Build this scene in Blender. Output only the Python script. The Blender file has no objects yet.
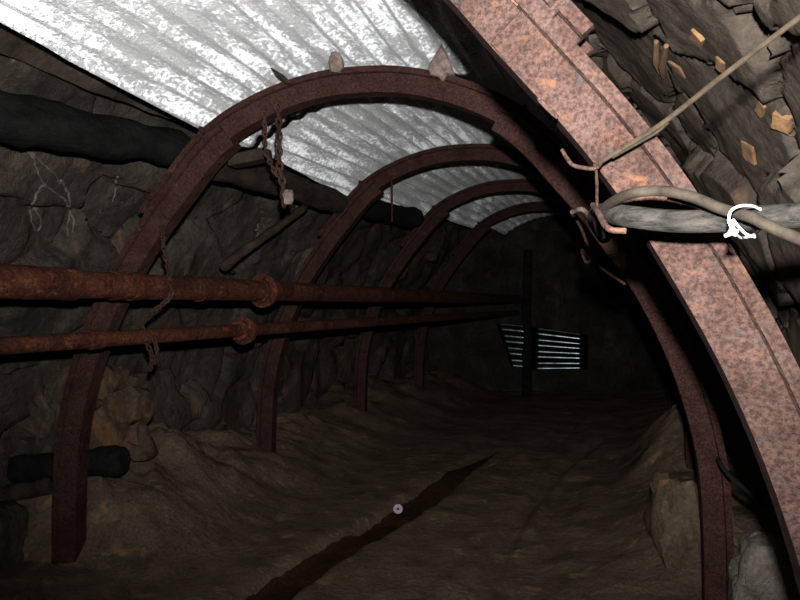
import bpy, bmesh, math, random
from mathutils import Vector, Matrix, noise
from mathutils.bvhtree import BVHTree

random.seed(7)
S = bpy.context.scene
COL = S.collection
H = 1.10                       # camera height above the gallery floor
F = 780.0
YAW = math.atan2(193, F)


# ------------------------------------------------------------------ survey helpers
def ray(px, py):
    a = (px - 400) / F
    b = -(py - 300) / F
    return Vector((-math.sin(YAW) + a * math.cos(YAW), math.cos(YAW) + a * math.sin(YAW), b))


def at(px, py, Y):
    d = ray(px, py)
    return Vector((0, 0, H)) + d * (Y / d.y)


def ground(px, py, z=0.0):
    d = ray(px, py)
    return Vector((0, 0, H)) + d * ((z - H) / d.z)


def lerp(a, b, t):
    return a + (b - a) * t


def table(x, xs, ys):
    if x <= xs[0]:
        return ys[0]
    for i in range(len(xs) - 1):
        if x <= xs[i + 1]:
            return lerp(ys[i], ys[i + 1], (x - xs[i]) / (xs[i + 1] - xs[i]))
    return ys[-1]


def smooth(a, b, x):
    t = max(0.0, min(1.0, (x - a) / (b - a)))
    return t * t * (3 - 2 * t)


# ------------------------------------------------------------------ object helpers
def tag(o, label=None, cat=None, group=None, kind=None):
    if label:
        o['label'] = label
    if cat:
        o['category'] = cat
    if group:
        o['group'] = group
    if kind:
        o['kind'] = kind
    return o


def empty(name, loc, label, cat, group=None):
    o = bpy.data.objects.new(name, None)
    o.empty_display_size = 0.1
    COL.objects.link(o)
    o.location = loc
    return tag(o, label, cat, group)


class MB:
    def __init__(self):
        self.v, self.f = [], []

    def add(self, vs, fs):
        n = len(self.v)
        self.v += [Vector(p) for p in vs]
        self.f += [tuple(i + n for i in q) for q in fs]
        return self

    def tube(self, pts, r, seg=10, wob=0.0, caps=True):
        pts = [Vector(p) for p in pts]
        n = len(pts)
        rs = r if isinstance(r, (list, tuple)) else [r] * n
        ref = None
        vs, fs = [], []
        for i, p in enumerate(pts):
            t = (pts[min(i + 1, n - 1)] - pts[max(i - 1, 0)]).normalized()
            if ref is None:
                ref = Vector((0, 0, 1)) if abs(t.z) < 0.9 else Vector((1, 0, 0))
            ref = (ref - t * ref.dot(t)).normalized()
            bi = t.cross(ref)
            for k in range(seg):
                a = 2 * math.pi * k / seg
                q = ref * math.cos(a) + bi * math.sin(a)
                rr = rs[i]
                if wob:
                    rr *= 1 + wob * noise.noise((p + q * 0.06) * 9) + 0.6 * wob * noise.noise((p * 0.35 + q * 0.12) * 22)
                vs.append(p + q * rr)
        for i in range(n - 1):
            for k in range(seg):
                k2 = (k + 1) % seg
                fs.append((i * seg + k, i * seg + k2, (i + 1) * seg + k2, (i + 1) * seg + k))
        if caps:
            fs.append(tuple(range(seg))[::-1])
            fs.append(tuple((n - 1) * seg + k for k in range(seg)))
        return self.add(vs, fs)

    def sweep(self, prof, frames, caps=True):
        """prof: closed list of (u,v); frames: list of (point, uaxis, vaxis)"""
        m = len(prof)
        vs, fs = [], []
        for (p, ua, va) in frames:
            for (u, v) in prof:
                vs.append(p + ua * u + va * v)
        n = len(frames)
        for i in range(n - 1):
            for k in range(m):
                k2 = (k + 1) % m
                fs.append((i * m + k, (i + 1) * m + k, (i + 1) * m + k2, i * m + k2))
        if caps:
            fs.append(tuple(range(m)))
            fs.append(tuple((n - 1) * m + k for k in range(m))[::-1])
        return self.add(vs, fs)

    def box(self, c, half, rot=None):
        c = Vector(c)
        R = rot if rot else Matrix.Identity(3)
        vs = []
        for x in (-1, 1):
            for y in (-1, 1):
                for z in (-1, 1):
                    vs.append(c + R @ Vector((x * half[0], y * half[1], z * half[2])))
        fs = [(0, 1, 3, 2), (4, 6, 7, 5), (0, 4, 5, 1), (2, 3, 7, 6), (0, 2, 6, 4), (1, 5, 7, 3)]
        return self.add(vs, fs)

    def build(self, name, mat, parent=None, origin=None, sm=True, bevel=0.0, angle=40):
        me = bpy.data.meshes.new(name)
        if parent is not None:
            base = parent_world(parent)
        else:
            base = Vector(origin) if origin is not None else Vector((0, 0, 0))
        me.from_pydata([tuple(p - base) for p in self.v], [], self.f)
        bm = bmesh.new()
        bm.from_mesh(me)
        bmesh.ops.recalc_face_normals(bm, faces=bm.faces)
        bm.to_mesh(me)
        bm.free()
        me.materials.append(mat)
        o = bpy.data.objects.new(name, me)
        COL.objects.link(o)
        if parent is not None:
            o.parent = parent
        else:
            o.location = base
        if bevel:
            b = o.modifiers.new('bevel', 'BEVEL')
            b.width = bevel
            b.segments = 2
            b.limit_method = 'ANGLE'
        if sm:
            for p in me.polygons:
                p.use_smooth = True
            try:
                me.set_sharp_from_angle(angle=math.radians(angle))
            except Exception:
                pass
        return o


def parent_world(o):
    p = Vector((0, 0, 0))
    while o is not None:
        p = p + o.location
        o = o.parent
    return p


def spline(pts, n=8):
    """Catmull-Rom through the points"""
    pts = [Vector(p) for p in pts]
    q = [pts[0] * 2 - pts[1]] + pts + [pts[-1] * 2 - pts[-2]]
    out = []
    for i in range(1, len(q) - 2):
        a, b, c, d = q[i - 1], q[i], q[i + 1], q[i + 2]
        for k in range(n):
            t = k / n
            out.append(0.5 * ((2 * b) + (c - a) * t + (2 * a - 5 * b + 4 * c - d) * t * t + (3 * b - a - 3 * c + d) * t ** 3))
    out.append(pts[-1])
    return out


# ------------------------------------------------------------------ materials
def new_mat(name):
    m = bpy.data.materials.new(name)
    m.use_nodes = True
    nt = m.node_tree
    nt.nodes.clear()
    out = nt.nodes.new('ShaderNodeOutputMaterial')
    b = nt.nodes.new('ShaderNodeBsdfPrincipled')
    nt.links.new(b.outputs[0], out.inputs[0])
    geo = nt.nodes.new('ShaderNodeNewGeometry')
    return m, nt, b, geo.outputs['Position']


def vec_scale(nt, pos, sc):
    n = nt.nodes.new('ShaderNodeVectorMath')
    n.operation = 'MULTIPLY'
    n.inputs[1].default_value = sc
    nt.links.new(pos, n.inputs[0])
    return n.outputs[0]


def tex(nt, pos, scale, detail=6, rough=0.6, dist=0.0):
    n = nt.nodes.new('ShaderNodeTexNoise')
    n.inputs['Scale'].default_value = scale
    n.inputs['Detail'].default_value = detail
    n.inputs['Roughness'].default_value = rough
    n.inputs['Distortion'].default_value = dist
    nt.links.new(pos, n.inputs['Vector'])
    return n.outputs['Fac']


ALB = 0.6


def ramp(nt, fac, stops, k=None):
    k = ALB if k is None else k
    n = nt.nodes.new('ShaderNodeValToRGB')
    e = n.color_ramp.elements
    while len(e) < len(stops):
        e.new(0.5)
    for el, (p, c) in zip(e, stops):
        el.position = p
        el.color = (c[0] * k, c[1] * k, c[2] * k, 1) if isinstance(c, (tuple, list)) else (c, c, c, 1)
    nt.links.new(fac, n.inputs[0])
    return n.outputs[0]


def mix(nt, fac, a, b, mode='MIX'):
    n = nt.nodes.new('ShaderNodeMix')
    n.data_type = 'RGBA'
    n.blend_type = mode
    if isinstance(fac, (int, float)):
        n.inputs[0].default_value = fac
    else:
        nt.links.new(fac, n.inputs[0])
    for s, i in ((a, 6), (b, 7)):
        if isinstance(s, tuple):
            n.inputs[i].default_value = (*s, 1)
        else:
            nt.links.new(s, n.inputs[i])
    return n.outputs[2]


def math_node(nt, op, a, b):
    n = nt.nodes.new('ShaderNodeMath')
    n.operation = op
    for s, i in ((a, 0), (b, 1)):
        if isinstance(s, (int, float)):
            n.inputs[i].default_value = s
        else:
            nt.links.new(s, n.inputs[i])
    return n.outputs[0]


def bump(nt, b, h, dist, strength=1.0):
    n = nt.nodes.new('ShaderNodeBump')
    n.inputs['Strength'].default_value = strength
    n.inputs['Distance'].default_value = dist
    nt.links.new(h, n.inputs['Height'])
    nt.links.new(n.outputs[0], b.inputs['Normal'])
    return n


def rust_mat(name, dark, mid, pale, orange, spec=0.03, grain=140):
    m, nt, b, pos = new_mat(name)
    c = ramp(nt, tex(nt, pos, 9, 8, 0.65), [(0.30, dark), (0.5, mid), (0.72, pale)])
    f = ramp(nt, tex(nt, pos, grain, 3, 0.7), [(0.38, 0.45), (0.62, 1.45)])
    c = mix(nt, 0.85, c, f, 'MULTIPLY')
    o = ramp(nt, tex(nt, vec_scale(nt, pos, (1, 1, 1.7)), 21, 6, 0.7), [(0.56, 0.0), (0.68, 1.0)])
    c = mix(nt, math_node(nt, 'MULTIPLY', o, 0.65), c, orange)
    g = ramp(nt, tex(nt, pos, 48, 6, 0.75), [(0.585, 0.0), (0.64, 1.0)])
    c = mix(nt, math_node(nt, 'MULTIPLY', g, 0.7), c, tuple(x * 0.8 for x in (dark[0], dark[0], dark[0])))
    nt.links.new(c, b.inputs['Base Color'])
    b.inputs['Roughness'].default_value = 0.8
    b.inputs['Specular IOR Level'].default_value = spec
    h = math_node(nt, 'ADD', tex(nt, pos, grain, 4, 0.7), math_node(nt, 'MULTIPLY', tex(nt, pos, 30, 4, 0.6), 1.5))
    bump(nt, b, h, 0.005)
    return m


def rock_mat(name, dark, mid, pale, stain, tint, stainlo=0.58, sc=1.0, wet=0.03, bd=0.02):
    m, nt, b, pos = new_mat(name)
    c = ramp(nt, tex(nt, pos, 3.2 * sc, 10, 0.68, 0.4), [(0.3, dark), (0.52, mid), (0.75, pale)])
    c = mix(nt, 0.8, c, ramp(nt, tex(nt, pos, 38 * sc, 6, 0.72), [(0.34, 0.55), (0.66, 1.35)]), 'MULTIPLY')
    s = ramp(nt, tex(nt, vec_scale(nt, pos, (1.3, 1.3, 0.8)), 4.3 * sc, 6, 0.62, 0.6), [(stainlo, 0.0), (stainlo + 0.12, 1.0)])
    c = mix(nt, math_node(nt, 'MULTIPLY', s, 0.75), c, stain)
    t = ramp(nt, tex(nt, vec_scale(nt, pos, (2.6, 1.4, 0.55)), 6.0 * sc, 7, 0.7, 1.2), [(0.66, 0.0), (0.72, 1.0)])
    c = mix(nt, math_node(nt, 'MULTIPLY', t, 0.5), c, tint)
    nt.links.new(c, b.inputs['Base Color'])
    b.inputs['Roughness'].default_value = 0.78
    b.inputs['Specular IOR Level'].default_value = wet
    h = math_node(nt, 'ADD', tex(nt, pos, 22 * sc, 8, 0.72), math_node(nt, 'MULTIPLY', tex(nt, pos, 120 * sc, 3, 0.7), 0.25))
    bump(nt, b, h, bd)
    return m


def sheet_mat():
    m, nt, b, pos = new_mat('galvanised_sheet')
    base = ramp(nt, tex(nt, pos, 14, 8, 0.7), [(0.3, (0.76, 0.82, 0.85)), (0.6, (0.91, 0.95, 0.97))], 1.0)
    # grime caught in speckles, drawn out along the corrugations
    st = tex(nt, vec_scale(nt, pos, (9.0, 1.1, 9.0)), 1.7, 6, 0.7, 0.3)
    sp = tex(nt, vec_scale(nt, pos, (1.0, 0.75, 1.0)), 62, 5, 0.75)
    big = tex(nt, vec_scale(nt, pos, (1.6, 0.8, 1.6)), 1.3, 3, 0.6)
    g = math_node(nt, 'ADD', math_node(nt, 'MULTIPLY', sp, 0.75), math_node(nt, 'MULTIPLY', st, 0.65))
    g = math_node(nt, 'ADD', g, math_node(nt, 'MULTIPLY', big, 0.5))
    g = ramp(nt, g, [(0.87, 0.0), (0.945, 1.0)])
    c = mix(nt, math_node(nt, 'MULTIPLY', g, 0.9), base, (0.03, 0.03, 0.028))
    # thin broken dark lines, the shading of the valleys painted into the colour
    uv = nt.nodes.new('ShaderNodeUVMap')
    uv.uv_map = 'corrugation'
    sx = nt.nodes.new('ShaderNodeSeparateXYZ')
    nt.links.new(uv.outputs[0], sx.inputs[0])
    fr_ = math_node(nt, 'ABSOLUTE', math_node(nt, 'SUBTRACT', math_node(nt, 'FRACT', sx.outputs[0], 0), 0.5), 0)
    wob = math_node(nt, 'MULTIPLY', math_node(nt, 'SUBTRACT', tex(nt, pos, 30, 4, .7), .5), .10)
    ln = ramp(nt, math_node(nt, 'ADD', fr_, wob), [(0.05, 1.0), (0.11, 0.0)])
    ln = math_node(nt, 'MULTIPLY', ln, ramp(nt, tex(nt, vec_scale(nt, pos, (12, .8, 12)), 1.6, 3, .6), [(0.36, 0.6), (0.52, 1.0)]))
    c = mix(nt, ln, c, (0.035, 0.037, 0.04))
    nt.links.new(c, b.inputs['Base Color'])
    b.inputs['Metallic'].default_value = 0.0
    b.inputs['Roughness'].default_value = 0.5
    b.inputs['Sheen Weight'].default_value = 1.0
    b.inputs['Sheen Roughness'].default_value = 0.5
    h = math_node(nt, 'ADD', tex(nt, pos, 180, 3, 0.7), math_node(nt, 'MULTIPLY', tex(nt, pos, 55, 4, 0.7), 1.5))
    bump(nt, b, h, 0.03)
    return m


def plain_mat(name, a, c2, scale, rough=0.7, spec=0.2, bd=0.002, metal=0.0, stretch=(1, 1, 1), bs=None):
    m, nt, b, pos = new_mat(name)
    p = vec_scale(nt, pos, stretch)
    c = ramp(nt, tex(nt, p, scale, 7, 0.7), [(0.34, a), (0.66, c2)])
    nt.links.new(c, b.inputs['Base Color'])
    b.inputs['Roughness'].default_value = rough
    b.inputs['Specular IOR Level'].default_value = spec
    b.inputs['Metallic'].default_value = metal
    bump(nt, b, tex(nt, p, bs or scale * 2.2, 6, 0.7), bd)
    return m


def scl(c, k):
    return tuple(x * k for x in c)


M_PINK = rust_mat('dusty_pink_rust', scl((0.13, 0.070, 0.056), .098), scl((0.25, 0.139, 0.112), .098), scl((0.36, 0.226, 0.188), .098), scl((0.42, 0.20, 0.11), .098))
M_ARCH = rust_mat('falloff_brown_rust', scl((0.13, 0.057, 0.045), .070), scl((0.235, 0.103, 0.082), .070), scl((0.30, 0.145, 0.118), .070), scl((0.34, 0.14, 0.08), .070))  # browner rust, also darkened in colour to stand in for flash falloff
M_FLAKE = rust_mat('flaking_orange_rust', (0.03, 0.009, 0.005), (0.055, 0.02, 0.012), (0.07, 0.042, 0.032), (0.085, 0.024, 0.008))
M_PIPE = rust_mat('scaly_pipe_rust', (0.008, 0.0024, 0.0013), (0.023, 0.0068, 0.0036), (0.038, 0.013, 0.007), (0.05, 0.016, 0.006), spec=0.04, grain=90)
M_CHAIN = rust_mat('rusty_chain_iron', (0.008, 0.004, 0.0026), (0.016, 0.0088, 0.006), (0.030, 0.02, 0.015), (0.03, 0.013, 0.006), spec=0.02)
M_ROCKL = rock_mat('damp_left_rock', (0.009, 0.0085, 0.0075), (0.028, 0.0235, 0.0185), (0.055, 0.0455, 0.036), (0.055, 0.030, 0.017), (0.11, 0.10, 0.09), wet=.03)
M_ROCKR = rock_mat('cracked_slab_rock', (0.014, 0.0105, 0.0078), (0.028, 0.0222, 0.0172), (0.044, 0.0357, 0.0282), (0.045, 0.025, 0.015), (0.05, 0.047, 0.041), 0.62, bd=.008)
M_BROWN = rock_mat('brown_rock', (0.012, 0.0085, 0.0055), (0.034, 0.024, 0.0155), (0.055, 0.041, 0.029), (0.055, 0.028, 0.012), (0.065, 0.06, 0.05), 0.5, 1.4)
M_BACK = rock_mat('falloff_dark_rock', (0.004, 0.0036, 0.003), (0.012, 0.0105, 0.0088), (0.024, 0.021, 0.018), (0.022, 0.012, 0.007), (0.03, 0.028, 0.025))  # far rock painted darker to deepen the fading of the flash
M_STONE = rock_mat('loose_stone', (0.05, 0.045, 0.039), (0.085, 0.074, 0.062), (0.13, 0.115, 0.10), (0.16, 0.10, 0.06), (0.2, 0.19, 0.17), 0.6, 1.6)
M_DIRT = rock_mat('muddy_floor_dirt', (0.034, 0.026, 0.017), (0.062, 0.047, 0.031), (0.088, 0.068, 0.045), (0.092, 0.052, 0.026), (0.07, 0.058, 0.044), 0.57, 1.8, 0.015)
M_MUD = rock_mat('wet_ditch_mud', (0.011, 0.006, 0.003), (0.019, 0.0105, 0.0055), (0.028, 0.016, 0.0085), (0.022, 0.011, 0.006), (0.028, 0.017, 0.011), 0.6, 1.8, 0.015)
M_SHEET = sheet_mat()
M_PANEL = plain_mat('dull_metal_panel', (0.024, 0.030, 0.033), (0.10, 0.12, 0.128), 9, 0.24, 0.5, 0.0008, 1.0)
M_LOG = plain_mat('blackened_timber', (0.0012, 0.0012, 0.0012), (0.007, 0.0066, 0.0064), 16, 0.9, 0.03, 0.014, 0, (1, 0.35, 1))
M_WOOD = plain_mat('old_brown_timber', (0.006, 0.0043, 0.003), (0.024, 0.017, 0.012), 14, 0.85, 0.04, 0.010, 0, (1, 0.3, 1))
M_WEDGE = plain_mat('splintered_wood', (0.028, 0.019, 0.015), (0.11, 0.082, 0.07), 30, 0.9, 0.1, 0.005)
M_BRICK = plain_mat('orange_brick', (0.065, 0.034, 0.015), (0.125, 0.070, 0.031), 45, 0.9, 0.1, 0.004)
M_CABLE = plain_mat('dusty_black_cable', (0.0015, 0.0015, 0.0013), (0.021, 0.019, 0.016), 55, 0.75, 0.06, 0.004, 0, (0.5, 1, 2.2))
M_TAN = plain_mat('dusty_tan_cable', (0.005, 0.0036, 0.0023), (0.016, 0.0122, 0.0084), 38, 0.75, 0.06, 0.002)
M_WIRE = plain_mat('brown_wire', (0.008, 0.0057, 0.0036), (0.022, 0.0165, 0.0108), 40, 0.85, 0.03, 0.001)
M_WHITE = plain_mat('white_plastic', (0.3, 0.3, 0.3), (0.42, 0.42, 0.42), 10, 0.4, 0.4, 0.0005)
M_ROOT = plain_mat('pale_mineral_root', (0.03, 0.026, 0.022), (0.085, 0.075, 0.065), 30, 0.85, 0.05, 0.003)
M_DULLBRICK = plain_mat('dull_brown_brick', (0.045, 0.024, 0.012), (0.10, 0.055, 0.028), 45, 0.9, 0.1, 0.004)
M_MAUVE = plain_mat('plain_mauve', (0.08, 0.045, 0.075), (0.12, 0.07, 0.11), 60, 0.6, 0.3, 0.0005)

# ------------------------------------------------------------------ the arch line (half, measured from its axis)
HALF = [(0, .812), (.12, .808), (.26, .782), (.40, .735), (.55, .660), (.67, .555), (.765, .440), (.875, .310),
        (.985, .130), (1.08, -.04), (1.15, -.20), (1.205, -.37), (1.243, -.55), (1.257, -.74), (1.262, -.95), (1.262, -1.20)]
YS = [-1.0, 1.25, 2.8, 4.5, 6.2, 7.9, 9.6, 11.6]
CX = [-.86, -.86, -.842, -.715, -.62, -.50, -.36, -.1]
DZ = [0, 0, 0, .04, .09, .12, .13, .13]


def make_line(half, n=160):
    full = [Vector((-x, 0, z)) for x, z in half[::-1][:-1]] + [Vector((x, 0, z)) for x, z in half]
    p = spline(full, 10)
    for _ in range(14):
        p = [p[0]] + [(p[i - 1] + p[i] * 2 + p[i + 1]) / 4 for i in range(1, len(p) - 1)] + [p[-1]]
    L = [0]
    for i in range(1, len(p)):
        L.append(L[-1] + (p[i] - p[i - 1]).length)
    out = []
    j = 0
    for k in range(n + 1):
        s = L[-1] * k / n
        while j < len(L) - 2 and L[j + 1] < s:
            j += 1
        t = (s - L[j]) / max(1e-9, L[j + 1] - L[j])
        out.append(p[j].lerp(p[j + 1], t))
    return out, L[-1]


LINE, LLEN = make_line(HALF)
NL = len(LINE) - 1


def line_at(s):
    """s in 0..1 from left foot over the crown to right foot -> point, outward normal (in the arch plane)"""
    f = max(0.0, min(1.0, s)) * NL
    i = min(NL - 1, int(f))
    p = LINE[i].lerp(LINE[i + 1], f - i)
    a = LINE[max(0, i - 2)]
    c = LINE[min(NL, i + 3)]
    t = (c - a).normalized()
    return p, Vector((-t.z, 0, t.x))


def s_for_dx(dx):
    best, bs = 9, 0
    for k in range(401):
        s = 0.15 + 0.7 * k / 400
        p, n = line_at(s)
        if abs(p.x - dx) < best:
            best, bs = abs(p.x - dx), s
    return bs


def axis_pt(Y):
    return Vector((table(Y, YS, CX), Y, H + table(Y, YS, DZ)))


# ------------------------------------------------------------------ steel arches
# trough profile: u = outward, v = along the gallery
PROF = [(-.055, -.036), (-.055, .036), (.030, .052), (.034, .066), (.062, .066), (.062, .048), (.048, .044), (-.038, .024),
        (-.038, -.024), (.048, -.044), (.062, -.048), (.062, -.066), (.034, -.066), (.030, -.052)]
PROF = [(-.055 + (u + .055) * .76, v) for u, v in PROF]


def arch_frames(Y, s0, s1, off, n):
    fr = []
    for k in range(n + 1):
        s = lerp(s0, s1, k / n)
        p, nr = line_at(s)
        o = off(s) if callable(off) else off
        fr.append((axis_pt(Y) + p + nr * o, nr, Vector((0, 1, 0))))
    return fr


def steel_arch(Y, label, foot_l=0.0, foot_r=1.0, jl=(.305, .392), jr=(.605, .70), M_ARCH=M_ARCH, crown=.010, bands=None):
    root = empty('steel_arch', axis_pt(Y) - Vector((0, 0, axis_pt(Y).z)), label, 'arch', 'steel arches down the gallery')
    m = MB().sweep(PROF, arch_frames(Y, jl[0], jr[1], crown, 70))
    m.build('crown_segment', M_ARCH, root, angle=25)
    dl = lambda s: -.004 - .016 * smooth(jl[0] - .06, jl[0], s)
    dr = lambda s: -.004 - .016 * (1 - smooth(jr[1], jr[1] + .06, s))
    MB().sweep(PROF, arch_frames(Y, foot_l, jl[1], dl, 50)).build('side_segment', M_ARCH, root, angle=25)
    MB().sweep(PROF, arch_frames(Y, jr[0], foot_r, dr, 50)).build('side_segment', M_ARCH, root, angle=25)
    ring = [(-.078, -.040), (-.078, .040), (.010, .060), (.041, .070), (.041, -.070), (.010, -.060)]
    for s in (bands or (jl[0] + .012, jl[1] - .012, jr[0] + .012, jr[1] - .012)):
        fr = arch_frames(Y, s - .0042, s + .0042, 0.004, 1)
        c = MB().sweep(ring, fr).build('clamp', M_ARCH, root, bevel=.003, angle=25)
        p, nr = line_at(s)
        for sg in (-1, 1):
            q = axis_pt(Y) + p + nr * .040 + Vector((0, sg * .066, 0))
            b = MB().tube([q - nr * .018, q + nr * .010], .011, 6)
            b.tube([q + nr * .010, q + nr * .016], .006, 8)
            b.build('bolt', M_ARCH, c, sm=False)
    return root


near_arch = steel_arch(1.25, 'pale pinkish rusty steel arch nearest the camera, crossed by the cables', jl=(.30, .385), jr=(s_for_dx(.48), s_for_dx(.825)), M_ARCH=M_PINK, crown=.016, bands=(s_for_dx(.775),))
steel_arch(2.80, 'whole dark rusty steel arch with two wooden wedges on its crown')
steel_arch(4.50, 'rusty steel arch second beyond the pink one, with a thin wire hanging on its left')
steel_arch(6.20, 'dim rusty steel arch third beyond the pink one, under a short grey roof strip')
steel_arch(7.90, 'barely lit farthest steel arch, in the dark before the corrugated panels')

# loose rust plate on the nearest arch joint
fr = arch_frames(1.25, s_for_dx(.705), s_for_dx(.755), lambda s: 0.0, 8)
fl = MB()
vs = []
for i, (p, u, v) in enumerate(fr):
    for k in range(7):
        w = lerp(-.012, .022, k / 6) * (1 + .3 * noise.noise(p * 30))
        pp = p + u * w + v * (-.062 - .004 * noise.noise(p * 60 + u * k))
        vs.append(pp)
fs = [(i * 7 + k, i * 7 + k + 1, (i + 1) * 7 + k + 1, (i + 1) * 7 + k) for i in range(8) for k in range(6)]
fl.add(vs, fs).build('rust_flake', M_FLAKE, near_arch)
# ------------------------------------------------------------------ rock shell
def fbm(p, o=5):
    return noise.fractal(p, 0.9, 2.1, o, noise_basis='PERLIN_ORIGINAL')


def rough_left(P):
    d = .055 * fbm(P * 1.6, 6)
    dd, pts = noise.voronoi(Vector((P.x * 1.6, P.y * 1.9, P.z * 2.6)) + Vector((fbm(P * 2.2, 2), fbm(P * 2.2 + Vector((7, 1, 3)), 2), 0)) * .35)
    cell = noise.cell(pts[0] * 3.7)
    e = dd[1] - dd[0]
    d += .06 * (cell - .5) - .025 * (1 - smooth(0, .12, e))
    return d


def rough_right(P):
    Q = Vector((P.x * 2.6, P.y * 2.7, P.z * 3.2)) + Vector((fbm(P * 5, 3), fbm(P * 5 + Vector((3, 9, 1)), 3), fbm(P * 5 + Vector((5, 2, 8)), 3))) * .22
    dd, pts = noise.voronoi(Q)
    cell = noise.cell(pts[0] * 5.1)
    e = dd[1] - dd[0]
    # long parting that runs with the gallery, plus the slab joints
    d = .035 * (cell - .5) - .05 * (1 - smooth(0, .06, e))
    d += .014 * fbm(P * 4, 5) + .06 * fbm(P * .9, 2)
    return d


def shell(name, mat, s0, s1, ns, ylist, base, rough):
    vs = []
    W = ns + 1
    for Y in ylist:
        A = axis_pt(Y)
        for k in range(W):
            s = lerp(s0, s1, k / ns)
            p, n = line_at(s)
            b = base(s, Y)
            P = A + p + n * b
            d = rough(P)
            P = P - n * d
            vs.append(P)
    fs = []
    for i in range(len(ylist) - 1):
        for k in range(ns):
            fs.append((i * W + k, i * W + k + 1, (i + 1) * W + k + 1, (i + 1) * W + k))
    m = MB().add(vs, fs)
    o = m.build(name, mat, None, (0, 0, 0), angle=70)
    tag(o, kind='structure')
    return o, m


def yrange(*parts):
    out = []
    for a, b, st in parts:
        n = max(1, round((b - a) / st))
        out += [a + (b - a) * i / n for i in range(n)]
    out.append(parts[-1][1])
    return out


SL = s_for_dx(-.66)
SR = s_for_dx(.60)
w_left, ml = shell('wall_left', M_ROCKL, -.0, SL + .03, 110, yrange((-.8, 1.4, .06), (1.4, 5.2, .02), (5.2, 9.6, .05)),
                   lambda s, Y: .34 + .03 * math.sin(Y * 2.1) + .07 * smooth(.30, .34, s), rough_left)
w_right, mr = shell('wall_right', M_ROCKR, SR - .03, 1.0, 190, yrange((-.8, .9, .06), (.9, 3.2, .010), (3.2, 11.6, .05)),
                    lambda s, Y: .29, rough_right)
ceil, mc = shell('ceiling', M_ROCKR, SL - .005, SR + .005, 60, yrange((-.8, 11.6, .05)),
                 lambda s, Y: .30, lambda P: .05 * fbm(P * 2.2, 4))
BL = BVHTree.FromPolygons(ml.v, ml.f)
BR = BVHTree.FromPolygons(mr.v, mr.f)


def on_wall(bvh, px, py, out=0.0):
    d = ray(px, py).normalized()
    hit = bvh.ray_cast(Vector((0, 0, H)), d)
    if hit[0] is None:
        return at(px, py, 2.5), -d
    n = hit[1] if hit[1].dot(d) < 0 else -hit[1]
    return hit[0] + n * out, n


# end of the straight: the gallery swings right behind this rock face
def back_rock():
    vs = []
    nx, nz = 120, 60
    for i in range(nx + 1):
        t = i / nx
        X = lerp(-2.9, 2.6, t)
        Y0 = 9.42 + .10 * (X + .6) + 1.6 * smooth(.2, 2.2, X)
        for k in range(nz + 1):
            z = lerp(-.2, 2.9, k / nz)
            P = Vector((X, Y0, z))
            flat = smooth(.0, .3, abs(X + .57) - .55) if z < 1.1 else 1.0
            d = .10 * fbm(P * 1.4, 5) * (0.15 + .85 * flat) + .1 * (flat - 1) * -.3
            vs.append(P + Vector((0, -d + .05, 0)))
    fs = [(i * (nz + 1) + k, (i + 1) * (nz + 1) + k, (i + 1) * (nz + 1) + k + 1, i * (nz + 1) + k + 1) for i in range(nx) for k in range(nz)]
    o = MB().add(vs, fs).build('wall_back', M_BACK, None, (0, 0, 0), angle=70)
    tag(o, kind='structure')


back_rock()

# ------------------------------------------------------------------ floor with ditch, ruts and side heaps
DITCH = [ground(x, y) for x, y in ((212, 640), (278, 582), (340, 545), (400, 512), (468, 468), (500, 453))]
RUT = [ground(x, y) for x, y in ((470, 620), (500, 552), (525, 510), (560, 468), (600, 440))]
RUT2 = [ground(x, y) for x, y in ((500, 640), (530, 570), (552, 525), (575, 480))]


def dist_poly(P, poly):
    best = 9
    bt = 0
    for i in range(len(poly) - 1):
        a, b = poly[i], poly[i + 1]
        ax, ay, bx, by = a.x, a.y, b.x - a.x, b.y - a.y
        t = max(0, min(1, ((P.x - ax) * bx + (P.y - ay) * by) / (bx * bx + by * by)))
        d = math.hypot(P.x - ax - bx * t, P.y - ay - by * t)
        if d < best:
            best = d
    return best


def floor_z(X, Y):
    P = Vector((X, Y, 0))
    c = table(Y, YS, CX)
    u = X - c
    z = .018 * fbm(P * 2.0, 4) + .004 * fbm(P * 9, 3)
    # spoil against the left wall
    lh = smooth(.72, 1.45, -u) * table(Y, [0, 2.3, 2.75, 3.0, 3.6, 4.6, 6, 9], [.02, .03, .04, .36, .40, .20, .25, .25])
    z += lh * (1 + .35 * fbm(P * 3.1, 4))
    # muck against the right wall
    rh = smooth(.78, 1.28, u) * table(Y, [0, 2.9, 3.2, 3.9, 4.45, 4.8, 5.4, 7, 9], [.0, .02, .16, .15, .14, .42, .40, .1, .05])
    z += rh * (1 + .25 * fbm(P * 3.4, 4))
    z += .05 * smooth(.45, .95, u) * smooth(2.2, 3.2, Y) * (1 - smooth(4.4, 5.4, Y))
    dd = dist_poly(P, DITCH) + .012 * noise.noise(P * 6)
    z -= .06 * (1 - smooth(.06, .12, dd)) * (1 - smooth(4.2, 5.0, Y))
    z += .008 * (smooth(.10, .15, dd) - smooth(.15, .32, dd))
    z -= .025 * (1 - smooth(.02, .07, dist_poly(P, RUT)))
    z -= .018 * (1 - smooth(.04, .12, dist_poly(P, RUT2)))
    return z


def make_floor():
    ys = yrange((-.8, 1.8, .1), (1.8, 5.6, .018), (5.6, 12.0, .08))
    xs = yrange((-2.75, -1.3, .03), (-1.3, .55, .012), (.55, 2.2, .05))
    nx = len(xs) - 1
    vs = [Vector((X, Y, floor_z(X, Y))) for Y in ys for X in xs]
    W = nx + 1
    fs = [(i * W + k, i * W + k + 1, (i + 1) * W + k + 1, (i + 1) * W + k) for i in range(len(ys) - 1) for k in range(nx)]
    o = MB().add(vs, fs).build('floor', M_DIRT, None, (0, 0, 0), angle=70)
    tag(o, kind='structure')


make_floor()


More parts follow.
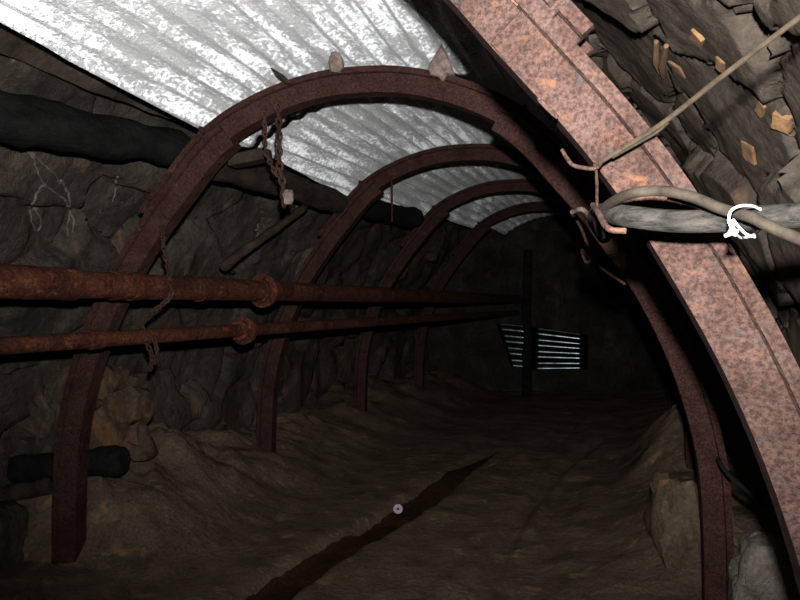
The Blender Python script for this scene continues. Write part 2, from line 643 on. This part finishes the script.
def ditch_mud():
    P = spline([Vector((p.x, p.y, 0)) for p in DITCH], 40)
    vs = []
    n = 10
    for i, p in enumerate(P):
        t = (P[min(i + 1, len(P) - 1)] - P[max(i - 1, 0)]).normalized()
        sd = Vector((-t.y, t.x, 0))
        wl = .088 + .014 * noise.noise(p * 5) + .006 * noise.noise(p * 19)
        wr = .080 + .014 * noise.noise(p * 5 + Vector((9, 9, 9))) + .006 * noise.noise(p * 23)
        k = smooth(0, .3, 1 - i / (len(P) - 1))
        for j in range(n + 1):
            q = p + sd * lerp(-wr * k, wl * k, j / n)
            e = abs(2 * j / n - 1)
            vs.append(Vector((q.x, q.y, floor_z(q.x, q.y) + .006 * (1 - e ** 4) - .001)))
    W = n + 1
    fs = [(i * W + j, i * W + j + 1, (i + 1) * W + j + 1, (i + 1) * W + j) for i in range(len(P) - 1) for j in range(n)]
    o = MB().add(vs, fs).build('ditch_mud', M_MUD, None, (DITCH[1].x, DITCH[1].y, 0), angle=70)
    tag(o, 'strip of dark wet mud lying in the narrow floor ditch', 'mud', kind='stuff')


ditch_mud()

# ------------------------------------------------------------------ corrugated roof sheets
PITCH = .076


def roof_sheet(y0, y1, dx0, dx1, lift, label, dx0b=None, droop=.10, dx1a=None):
    s0, s1 = s_for_dx(dx0), s_for_dx(dx1)
    sref = s_for_dx(0)
    s1a = s1 if dx1a is None else s_for_dx(dx1a)
    s0b = s0 if dx0b is None else s_for_dx(dx0b)
    arc = (s1 - s0) * LLEN
    n = int(arc / PITCH * 10)
    ys = yrange((y0, y1, .10))
    vs = []
    uvs = []
    for Y in ys:
        A = axis_pt(Y)
        for k in range(n + 1):
            tt = (Y - y0) / (y1 - y0)
            s = lerp(lerp(s0, s0b, tt), lerp(s1a, s1, tt), k / n)
            p, nr = line_at(s)
            flat = .16 * smooth(-.15, .85, p.x) + droop * (y1 - Y) / (y1 - y0)
            ph = 2 * math.pi * (s - sref) * LLEN / PITCH
            dent = .004 * noise.noise(Vector((p.x * 4, Y * 2.3, 3)))
            uvs.append(((s - sref) * LLEN / PITCH, Y))
            vs.append(A + p + nr * (.070 + lift + flat + .0055 * math.cos(ph) + dent))
    W = n + 1
    fs = [(i * W + k, i * W + k + 1, (i + 1) * W + k + 1, (i + 1) * W + k) for i in range(len(ys) - 1) for k in range(n)]
    c = axis_pt((y0 + y1) / 2) + line_at((s0 + s1) / 2)[0]
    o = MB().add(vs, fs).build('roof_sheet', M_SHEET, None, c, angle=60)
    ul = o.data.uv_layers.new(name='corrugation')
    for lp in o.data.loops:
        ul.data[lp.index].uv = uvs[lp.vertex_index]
    so = o.modifiers.new('thickness', 'SOLIDIFY')
    so.thickness = .0018
    so.offset = 0
    return tag(o, label, 'roof sheet', 'corrugated roof sheets along the crown')


bays = [(.2, 3.22, 'from pink to first whole arch'),
        (2.74, 4.95, 'behind the first whole arch'),
        (4.44, 6.68, 'behind the second whole arch'),
        (6.14, 8.35, 'behind the third whole arch'),
        (7.84, 9.55, 'beyond the last arch')]
tones = ['brightest white', 'grime-streaked', 'pale grey', 'dim grey', 'nearly dark']
lefts = [(-.545, -.62), (-.60, -.71), (-.70, -.70), (-.68, -.66), (-.62, -.62)]
for i, (y0, y1, where) in enumerate(bays):
    lift = 0.0
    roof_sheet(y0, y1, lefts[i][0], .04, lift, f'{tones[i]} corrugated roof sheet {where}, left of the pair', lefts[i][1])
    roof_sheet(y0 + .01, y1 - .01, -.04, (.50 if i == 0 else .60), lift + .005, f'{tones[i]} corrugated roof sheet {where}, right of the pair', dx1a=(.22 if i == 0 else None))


# ------------------------------------------------------------------ lagging timbers
def timber(name, p0, p1, r0, r1, mat, label, cat, wob=.22, n=26, seg=14, sag=0.0):
    p0, p1 = Vector(p0), Vector(p1)
    pts = []
    rs = []
    for i in range(n + 1):
        t = i / n
        p = p0.lerp(p1, t)
        p += Vector((noise.noise(p * 2.5), noise.noise(p * 2.5 + Vector((5, 5, 5))), noise.noise(p * 2.5 + Vector((9, 1, 4))))) * .018
        p.z -= sag * 4 * t * (1 - t)
        pts.append(p)
        e = 1.0
        if i == 0 or i == n:
            e = .80
        rs.append(lerp(r0, r1, t) * e)
    c = (p0 + p1) / 2
    o = MB().tube(pts, rs, seg, wob).build(name, mat, None, c, angle=50)
    return tag(o, label, cat)


timber('roof_log', at(-160, 88, 1.55), at(184, 152, 3.02), .085, .075, M_LOG, 'thick black log running along the upper left wall below the roof edge', 'log')
timber('roof_log', at(206, 160, 3.06), at(352, 206, 4.66), .072, .066, M_WOOD, 'dark brown log behind the hanging chain, left of the second whole arch', 'log')
timber('roof_log', at(330, 198, 4.72), at(416, 219, 6.05), .080, .078, M_LOG, 'dim black log with a round cut end behind the second whole arch', 'log')
timber('leaning_prop', at(222, 268, 3.60), at(306, 206, 4.15), .026, .022, M_WOOD, 'thin grey-brown prop leaning diagonally above the pipe flanges', 'timber prop')
timber('floor_log', at(-60, 480, 2.92), at(124, 459, 3.00), .055, .066, M_LOG, 'short black log lying low on the left behind the whole arch leg', 'log', wob=.3)
timber('floor_log', at(-70, 512, 2.80), at(52, 484, 2.92), .046, .036, M_WOOD, 'brown split log just below the black log at bottom left', 'log', wob=.4)


# boarding stub beside the chain
def rock_blob(name, c, size, mat, label, cat, seed=0, sub=4, group=None, rot=0.0, rough=.30, clamp=.80):
    bm = bmesh.new()
    bmesh.ops.create_icosphere(bm, subdivisions=sub, radius=1)
    R = Matrix.Rotation(rot, 3, 'Y')
    off = Vector((seed * 3.1, seed * 1.7, seed * .9))
    vs = []
    for v in bm.verts:
        d = v.co.normalized()
        # planar facets
        dd, pts = noise.voronoi(d * 1.5 + off)
        r = 1 + rough * (fbm(d * 1.2 + off, 3)) + rough * .35 * (noise.cell(pts[0] * 3) - .5)
        q = Vector((d.x * r, d.y * r, d.z * r))
        q = Vector([max(-clamp, min(clamp, x)) for x in q])
        vs.append(Vector(c) + R @ Vector((q.x * size[0], q.y * size[1], q.z * size[2])))
    fs = [tuple(v.index for v in f.verts) for f in bm.faces]
    bm.free()
    o = MB().add(vs, fs).build(name, mat, None, c, angle=35)
    return tag(o, label, cat, group)


rock_blob('boulder', at(697, 585, 3.30), (.21, .32, .42), M_DIRT, 'earthy boulder heaped between the two right arch legs', 'boulder', 3, rough=.6, clamp=1.1)
rock_blob('boulder', at(766, 592, 2.62), (.13, .16, .22), M_STONE, 'pale grey boulder at bottom right between whole arch foot and pink arch', 'boulder', 5)
rock_blob('boulder', at(-12, 538, 2.66), (.15, .14, .16), M_ROCKL, 'dark boulder at the bottom left corner below the brown log', 'boulder', 9)
rock_blob('boulder', at(100, 528, 3.05), (.16, .16, .13), M_ROCKL, 'dark stone right beside the left foot of the whole arch', 'boulder', 12)
rock_blob('boulder', at(25, 425, 3.06), (.20, .13, .24), M_ROCKL, 'grey boulder against the left wall above the black floor log', 'boulder', 15)
rock_blob('boulder', at(116, 412, 3.25), (.20, .16, .20), M_BROWN, 'brownish boulder in the left wall just right of the whole arch leg', 'boulder', 18, rough=.75, clamp=1.1)

# ------------------------------------------------------------------ pipes on the left
def pipe_pt(px0, py0, vx, vy, Y0, px_at_y0, Y):
    # straight line in space, running away from the camera
    x = vx - (vx - px_at_y0) * Y0 / Y
    y = vy + (py0 - vy) * (vx - x) / (vx - px0)
    return at(x, y, Y)


def up(Y):
    return pipe_pt(0, 282, 668, 304.5, 2.8, 168, Y)


def lo(Y):
    return pipe_pt(0, 346, 668, 303, 2.8, 168, Y)


def flange(parent, fn, Y, r, bolts):
    d = (fn(Y + .1) - fn(Y)).normalized()
    c = fn(Y)
    f = MB().tube([c - d * .013, c + d * .000], r, 28).tube([c + d * .002, c + d * .016], r * .97, 28)
    f.tube([c - d * .045, c - d * .013], r * .70, 20)
    fo = f.build('flange', M_PIPE, parent, bevel=.002, angle=30)
    ux = d.cross(Vector((0, 0, 1))).normalized()
    uz = ux.cross(d)
    for k in range(bolts):
        a = 2 * math.pi * (k + .3) / bolts
        q = c + (ux * math.cos(a) + uz * math.sin(a)) * r * .80
        MB().tube([q - d * .026, q + d * .026], .008, 6).build('bolt', M_PIPE, fo, sm=False)


def pipe(fn, r, label, y0, y1, flanges, sleeves):
    root = empty('water_pipe', fn(2.8), label, 'pipe', 'pipes along the left wall')
    ys = yrange((y0, y1, .05))
    MB().tube([fn(Y) for Y in ys], r, 20, wob=.035).build('pipe_run', M_PIPE, root)
    for (ya, yb, rr) in sleeves:
        MB().tube([fn(Y) for Y in yrange((ya, yb, .02))], rr, 20, wob=.06).build('sleeve', M_PIPE, root, angle=30)
    for Y, rr in flanges:
        flange(root, fn, Y, rr, 6)
    return root


pipe(up, .049, 'upper and thicker rusty pipe along the left wall, wrapped by the chain', 1.2, 9.3, [(3.46, .082)],
     [(1.2, 2.36, .056), (2.52, 2.57, .054), (2.60, 2.64, .055), (2.98, 3.02, .054)])
pipe(lo, .029, 'lower and thinner rusty pipe along the left wall, under the thicker one', 1.2, 9.3, [(3.30, .066)],
     [(2.42, 2.47, .034)])


# ------------------------------------------------------------------ chains and hanging wires
def chain(name, pts, link, rad, label, cat='chain', jitter=.25):
    P = spline(pts, 24)
    L = [0]
    for i in range(1, len(P)):
        L.append(L[-1] + (P[i] - P[i - 1]).length)
    n = max(2, int(L[-1] / (link * 1.35)))
    mb = MB()
    j = 0
    for k in range(n):
        s = L[-1] * (k + .5) / n
        while j < len(L) - 2 and L[j + 1] < s:
            j += 1
        c = P[j].lerp(P[j + 1], (s - L[j]) / max(1e-9, L[j + 1] - L[j]))
        t = (P[min(j + 2, len(P) - 1)] - P[max(j - 1, 0)]).normalized()
        ref = Vector((1, 0, 0)) if abs(t.x) < .8 else Vector((0, 0, 1))
        u = (ref - t * ref.dot(t)).normalized()
        v = t.cross(u)
        a = math.pi / 2 * (k % 2) + random.uniform(-jitter, jitter)
        w = u * math.cos(a) + v * math.sin(a)
        loop = []
        for q in range(16):
            b = 2 * math.pi * q / 16
            loop.append(c + t * math.cos(b) * link * .95 + w * math.sin(b) * link * .55)
        loop.append(loop[0])
        mb.tube(loop, rad, 6, caps=False)
    o = mb.build(name, M_CHAIN, None, pts[0])
    return tag(o, label, cat)


chain('hanging_chain', [at(278, 104, 2.70), at(279, 130, 2.70), at(279, 160, 2.70), at(283, 186, 2.70), at(284, 206, 2.70)], .019, .0055,
      'short rusty chain hanging below the crown of the whole arch, left of centre')
chain('hanging_chain', [at(264, 112, 2.70), at(265, 132, 2.70), at(266, 152, 2.70), at(272, 166, 2.69), at(277, 176, 2.685)], .013, .004,
      'thinner chain strand hanging just left of the short chain under the arch crown')
rock_blob('chain_hook', at(288, 197, 2.70), (.024, .015, .034), M_WEDGE, 'pale encrusted lump caught at the bottom of the short hanging chain', 'hook', 21, 3)
# plank stub
pl = MB().box(at(250, 158, 2.98), (.085, .04, .024), Matrix.Rotation(math.radians(-8), 3, 'Y'))
tag(pl.build('lagging_board', M_WOOD, None, at(250, 158, 2.98), bevel=.006), 'small brown board end behind the chains under the roof edge', 'board')

cu, cl = up(2.74), lo(2.74)
cp = [at(162, 226, 2.70), at(164, 250, 2.70), at(168, 268, 2.69)]
du = (up(2.9) - up(2.7)).normalized()
side = du.cross(Vector((0, 0, 1))).normalized()


def wrap(c, r, a0, a1, n):
    return [c + side * (r * math.cos(lerp(a0, a1, k / n))) + Vector((0, 0, r * math.sin(lerp(a0, a1, k / n)))) for k in range(n + 1)]


front = 1 if side.y < 0 else -1
cp += [cu + Vector((front * side.x * .066, front * side.y * .066, .02)), cu + Vector((front * side.x * .064, front * side.y * .064, -.04)),
       at(146, 318, 2.66), at(143, 332, 2.66), at(147, 344, 2.67), at(152, 356, 2.68), at(150, 370, 2.68)]
chain('pipe_chain', cp, .014, .0042, 'rusty chain tied from the whole arch around both left pipes')
chain('pipe_chain', [at(154, 338, 2.665), at(157, 352, 2.67), at(155, 364, 2.68)], .012, .004, 'short loose chain end dangling under the lower pipe')


def wire(name, pts, r, mat, label, cat='wire', seg=8, n=10):
    o = MB().tube(spline(pts, n), r, seg).build(name, mat, None, pts[0])
    return tag(o, label, cat)


wire('hanging_wire', [at(391, 168, 4.40), at(392, 190, 4.40), at(392, 222, 4.40)], .006, M_CHAIN, 'thin wire hanging straight from the second whole arch')

# ------------------------------------------------------------------ wedges between arch and sheets
def wedge(outline, Y, thick, mat, label):
    front = [at(x, y, Y) for x, y in outline]
    c = sum(front, Vector()) / len(front)
    vs = []
    n = len(front)
    rows = [(0.0, .80), (.22, 1.0), (.75, .96), (1.0, .7)]
    for (d, k) in rows:
        for i, p in enumerate(front):
            q = c + (p - c) * k + Vector((0, thick * d, 0))
            vs.append(q + Vector((noise.noise(q * 60), noise.noise(q * 60 + Vector((4, 4, 4))), noise.noise(q * 50 + Vector((8, 1, 3))))) * .005)
    fs = [(r * n + i, r * n + (i + 1) % n, (r + 1) * n + (i + 1) % n, (r + 1) * n + i) for r in range(len(rows) - 1) for i in range(n)]
    fs += [tuple(range(n)), tuple((len(rows) - 1) * n + i for i in range(n))]
    o = MB().add(vs, fs).build('wooden_wedge', mat, None, c, bevel=.0015, angle=25)
    return tag(o, label, 'wedge', 'wooden wedges on the whole arch')


wedge([(327, 60), (330, 52), (336, 48), (341, 56), (343, 66), (338, 72), (330, 71)], 2.69, .035, M_WEDGE, 'small grey wooden wedge left of the whole arch crown')
wedge([(427, 66), (434, 55), (441, 43), (446, 52), (451, 64), (455, 75), (447, 74), (442, 81), (437, 76), (430, 74)], 2.69, .035, M_WEDGE,
      'larger pointed wooden wedge right of the whole arch crown')
wedge([(268, 66), (274, 69), (284, 76), (291, 83), (285, 83), (276, 76)], 2.69, .025, M_WOOD, 'dark splinter of wood on the left haunch of the whole arch')

# ------------------------------------------------------------------ cables, hanger and wires on the right
cab = [at(604, 236, 1.60), at(596, 219, 1.36), at(604, 213, 1.20), at(625, 216, 1.10), at(670, 221, 1.07), at(720, 221, 1.05), at(770, 217, 1.01), at(830, 214, .97), at(930, 212, .90)]
wire('power_cable', cab, .0148, M_CABLE, 'thick dusty black cable crossing the pink arch level', 'cable', 16)
tan1 = [at(601, 236, 1.34), at(598, 222, 1.22), at(606, 207, 1.13), at(630, 194, 1.06), at(662, 191, 1.04), at(692, 197, 1.025), at(722, 209, 1.01),
        at(750, 217, .985), at(775, 229, .97), at(810, 243, .95), at(900, 275, .90)]
wire('lamp_cable', tan1, .0070, M_TAN, 'tan cable looping over the thick black cable in front of the pink arch', 'cable', 14)
tan2 = [at(612, 206, 1.135), at(640, 200, 1.115), at(672, 200, 1.095), at(700, 207, 1.075), at(722, 216, 1.062), at(744, 232, 1.04)]
tan2 = [at(668, 196, 1.075), at(690, 202, 1.07), at(708, 208, 1.068), at(724, 214, 1.07), at(750, 222, 1.075)]
wire('lamp_cable', tan2, .0046, M_TAN, 'thin pale strand between the tan loop and the thick black cable', 'cable', 10)

tie = empty('cable_tie', at(740, 220, 1.0), 'white plastic tie binding tan and black cables together', 'cable tie')
lp = [at(735, 232, .955), at(729, 222, .953), at(731, 211, .955), at(740, 206, .965), at(752, 206, .98), at(759, 209, 1.0)]
lp2 = [at(734, 231, .953), at(733, 220, .951), at(738, 226, .948), at(746, 234, .95), at(755, 237, .955)]
MB().tube(spline(lp, 8), .0016, 8).build('loop', M_WHITE, tie)
MB().tube(spline([at(760, 209, 1.0), at(766, 220, 1.06), at(755, 234, 1.06), at(742, 238, 1.0), at(735, 233, .955)], 8), .0016, 8).build('loop', M_WHITE, tie)
MB().tube(spline(lp2, 8), .0014, 8).build('tail', M_WHITE, tie)
MB().box(at(733, 232, .952), (.0050, .0035, .0040), Matrix.Rotation(.4, 3, 'Y')).build('lock_head', M_WHITE, tie, bevel=.0012)
MB().tube([at(732, 233, .952), at(725, 236, .95)], .0022, 8).build('tail', M_WHITE, tie)

wire('stay_wire', [at(594, 166, 1.160), at(612, 155, 1.155), at(660, 125, 1.14), at(720, 78, 1.10), at(800, 17, 1.03), at(900, -58, .95)], [.0032] * 10 + [.0038] * 41,
     M_WIRE, 'long brown stay wire slanting up right across the pink arch')
wire('stay_wire', [at(612, 157, 1.158), at(632, 146, 1.155), at(655, 133, 1.15), at(668, 122, 1.14)], .0028, M_TAN, 'short pale wire strand twisted beside the long stay wire')

hg = empty('cable_hanger', at(596, 170, 1.16), 'bent rusty hook and strap at the left edge of the pink arch', 'hook')
hk = spline([at(562, 150, 1.165), at(567, 158, 1.16), at(573, 165, 1.155), at(585, 168, 1.15), at(596, 168, 1.15), at(603, 160, 1.165)], 8)
MB().tube(hk, .0030, 10).build('hook', M_PINK, hg)
MB().tube([at(596, 167, 1.155), at(597, 186, 1.155), at(597, 207, 1.15)], .0022, 8).build('drop_wire', M_CHAIN, hg)
st = spline([at(593, 205, 1.15), at(599, 214, 1.11), at(605, 225, 1.075), at(612, 230, 1.06), at(626, 231, 1.06)], 8)
MB().tube(st, .0042, 10).build('strap', M_PINK, hg)
rock_blob('loose_strap', at(548, 108, 1.165), (.005, .003, .026), M_PINK, 'small pink flake of strap at the upper left edge of the pink arch', 'strap', 4, 3, None, math.radians(-42))

wire('loop_wire', [at(572, 214, 2.45), at(580, 226, 2.45), at(588, 246, 2.42), at(592, 258, 2.40), at(586, 262, 2.40), at(582, 250, 2.42), at(590, 258, 2.42), at(604, 270, 2.42), at(625, 284, 2.45)], .0045,
     M_CHAIN, 'thin looped wire drooping under the cables beside the whole arch')
wire('twisted_wire', [at(572, 212, 2.05), at(580, 209, 2.0), at(586, 212, 2.0), at(590, 219, 1.95)], .006, M_WEDGE, 'pale twisted wire end left of the cable strap')

# bent rod at lower right
wire('bent_rod', [at(718, 458, 2.60), at(722, 466, 2.55), at(732, 478, 2.50), at(748, 492, 2.48), at(766, 508, 2.5)], .007, M_LOG, 'dark bent rod sticking out beside the right leg of the whole arch', 'rod')

# ------------------------------------------------------------------ brick fragments set in the right rock
def brick(px, py, half, ang, label, mat):
    p, n = on_wall(BR, px, py, -.003)
    z = n
    u = Vector((0, 1, 0))
    u = (u - z * u.dot(z)).normalized()
    v = z.cross(u)
    R = Matrix((u, v, z)).transposed() @ Matrix.Rotation(ang, 3, 'Z')
    mb = MB()
    vs = []
    bm = bmesh.new()
    bmesh.ops.create_cube(bm, size=2)
    bmesh.ops.subdivide_edges(bm, edges=bm.edges, cuts=5, use_grid_fill=True)
    for w in bm.verts:
        q = Vector((w.co.x * half[0], w.co.y * half[1], w.co.z * half[2]))
        q = q * (1 + .10 * noise.noise(w.co * 1.3 + p * 5)) + w.co * .0015 * noise.noise(w.co * 4 + p)
        vs.append(p + R @ q)
    fs = [tuple(w.index for w in f.verts) for f in bm.faces]
    bm.free()
    o = mb.add(vs, fs).build('brick_fragment', mat, None, p, bevel=0, angle=40)
    return tag(o, label, 'brick', 'brick fragments in the right rock')


def sized(px, py, wpx):
    p, n = on_wall(BR, px, py)
    return wpx * p.length / F * .5


BRICKS = [(698, 38, 24, 13, .0, 'largest orange brick fragment high up right of the pink arch'),
          (722, 64, 16, 9, .3, 'dull orange brick fragment just above the stay wire'),
          (782, 122, 15, 15, .5, 'orange brick fragment at the right edge below the stay wire'),
          (750, 152, 18, 14, .8, 'ochre brick fragment lowest of those right of the pink arch'),
          (762, 108, 18, 8, .2, 'brownish brick chip left of the right edge, above the ochre one'),
          (678, 68, 15, 14, .6, 'rusty orange chip beside the cracked hollow near the pink arch')]
CAMO = Vector((0, 0, H))
for (px, py, a, b, ang, lab) in BRICKS:
    p, n = on_wall(BR, px, py)
    k = (p - CAMO).length / F * .50
    brick(px, py, (a * k * 1.1, b * k * 1.1, .010), ang, lab, M_BRICK if 'largest' in lab or 'right edge below' in lab else M_DULLBRICK)
for (x0, y0, x1, y1, lab) in ((658, 40, 662, 72, 'yellowish splinter standing left in the cracked hollow of the right rock'),
                              (668, 44, 665, 76, 'yellowish splinter leaning right in the cracked hollow of the right rock')):
    a, n = on_wall(BR, x0, y0, .006)
    b, n2 = on_wall(BR, x1, y1, .006)
    o = MB().tube([a, (a + b) / 2 + n * .01, b], [.006, .009, .005], 8, .3).build('wood_splinter', M_DULLBRICK, None, a)
    tag(o, lab, 'splinter', 'splinters in the right rock')

# ------------------------------------------------------------------ pale roots on the left wall
def root(pxs, r, label, branches=()):
    e = empty('mineral_root', on_wall(BL, *pxs[0])[0], label, 'root')
    for pts in (pxs,) + tuple(branches):
        fine = spline([Vector((x, y, 0)) for x, y in pts], 4)
        fine = [q + Vector((noise.noise(q * .35), noise.noise(q * .35 + Vector((7, 7, 7))), 0)) * 2.6 for q in fine]
        P = spline([on_wall(BL, q.x, q.y, .003)[0] for q in fine], 3)
        n = len(P)
        rs = [r * lerp(1, .55, i / n) * (1 + .35 * noise.noise(p * 40)) for i, p in enumerate(P)]
        MB().tube(P, rs, 7).build('strand', M_ROOT, e)


root([(15, 138), (25, 149), (34, 160), (36, 170), (44, 184)], .0055, 'pale branching root down the upper left wall below the black log',
     ([(44, 184), (54, 192), (64, 200), (70, 208)], [(44, 184), (34, 198), (30, 212), (34, 230)], [(60, 180), (66, 190), (69, 203), (69, 218), (67, 236)], [(28, 152), (42, 163), (56, 176), (60, 184)], [(68, 206), (74, 220), (72, 232)], [(33, 206), (40, 220), (38, 232)]))
root([(118, 176), (116, 186), (113, 201)], .0055, 'short pale root between the black log and the whole arch')
root([(258, 224), (257, 232), (259, 240)], .007, 'tiny pale root above the pipe flanges')

# ------------------------------------------------------------------ far corrugated panels and post
def panel(quad, Y, label):
    # quad: top-left, top-right, bottom-right, bottom-left
    a, b, c, d = [at(x, y, Y) for x, y in quad]
    nz, nx = 84, 6
    vs = []
    for k in range(nz + 1):
        t = k / nz
        l, r = a.lerp(d, t), b.lerp(c, t)
        for i in range(nx + 1):
            p = l.lerp(r, i / nx)
            vs.append(p + Vector((0, .011 * math.cos(2 * math.pi * t * 3.6), 0)))
    W = nx + 1
    fs = [(k * W + i, k * W + i + 1, (k + 1) * W + i + 1, (k + 1) * W + i) for k in range(nz) for i in range(nx)]
    o = MB().add(vs, fs).build('wall_panel', M_PANEL, None, (a + b + c + d) / 4, angle=60)
    so = o.modifiers.new('thickness', 'SOLIDIFY')
    so.thickness = .002
    return tag(o, label, 'corrugated panel', 'corrugated panels at the far bend')


panel([(496, 323), (528, 326), (525, 368), (512, 367)], 9.20, 'narrow tapered corrugated panel left of the far post')
panel([(530, 327), (588, 335), (588, 369), (529, 370)], 9.24, 'wider corrugated panel right of the far post')
timber('mine_post', ground(526, 396) + Vector((0, 0, -.05)), at(528, 250, 9.08), .055, .05, M_LOG, 'dark upright post between the two far corrugated panels', 'post')

# little mauve ring by the ditch, turned square to the camera
cpos = ground(398, 513)
c = MB()
cc = at(398, 509, cpos.y - .05)
ax = (cc - CAMO).normalized()
ux = ax.cross(Vector((0, 0, 1))).normalized()
uz = ux.cross(ax)
prof = [(.024, -.004), (.024, .004), (.012, .006), (.005, .003), (.005, -.003), (.012, -.004)]
vs = []
for k in range(28):
    a = 2 * math.pi * k / 28
    r = ux * math.cos(a) + uz * math.sin(a)
    for (q, h) in prof:
        vs.append(cc + r * q - ax * h)
fs = [(k * 6 + i, k * 6 + (i + 1) % 6, ((k + 1) % 28) * 6 + (i + 1) % 6, ((k + 1) % 28) * 6 + i) for k in range(28) for i in range(6)]
tag(c.add(vs, fs).build('mauve_ring', M_MAUVE, None, cc), 'small round mauve ring at the edge of the floor ditch', 'ring')

# ------------------------------------------------------------------ camera, flash, darkness
cam = bpy.data.cameras.new('camera')
cam.sensor_width = 36
cam.lens = F / 800 * 36
cam.clip_start = .02
co = bpy.data.objects.new('camera', cam)
co.location = (0, 0, H)
co.rotation_euler = (math.pi / 2, 0, YAW)
COL.objects.link(co)
S.camera = co

fl = bpy.data.lights.new('camera_flash', 'SPOT')
fl.energy = 1950
fl.color = (1.0, .985, .97)
fl.spot_size = math.radians(108)
fl.spot_blend = 1.0
fl.shadow_soft_size = .018
fo = bpy.data.objects.new('camera_flash', fl)
fo.location = Vector((0, 0, H)) + Vector((math.cos(YAW), math.sin(YAW), 0)) * .02 + Vector((0, 0, .125))
tgt = at(480, 25, 2.0)
fo.rotation_euler = (tgt - fo.location).to_track_quat('-Z', 'Y').to_euler()
COL.objects.link(fo)

w = bpy.data.worlds.new('world')
S.world = w
w.use_nodes = True
w.node_tree.nodes['Background'].inputs[0].default_value = (.01, .009, .008, 1)
w.node_tree.nodes['Background'].inputs[1].default_value = .05

vs_ = S.view_settings
vs_.view_transform = 'Standard'
vs_.look = 'None'
vs_.gamma = 1
vs_.exposure = 0
vs_.use_curve_mapping = False
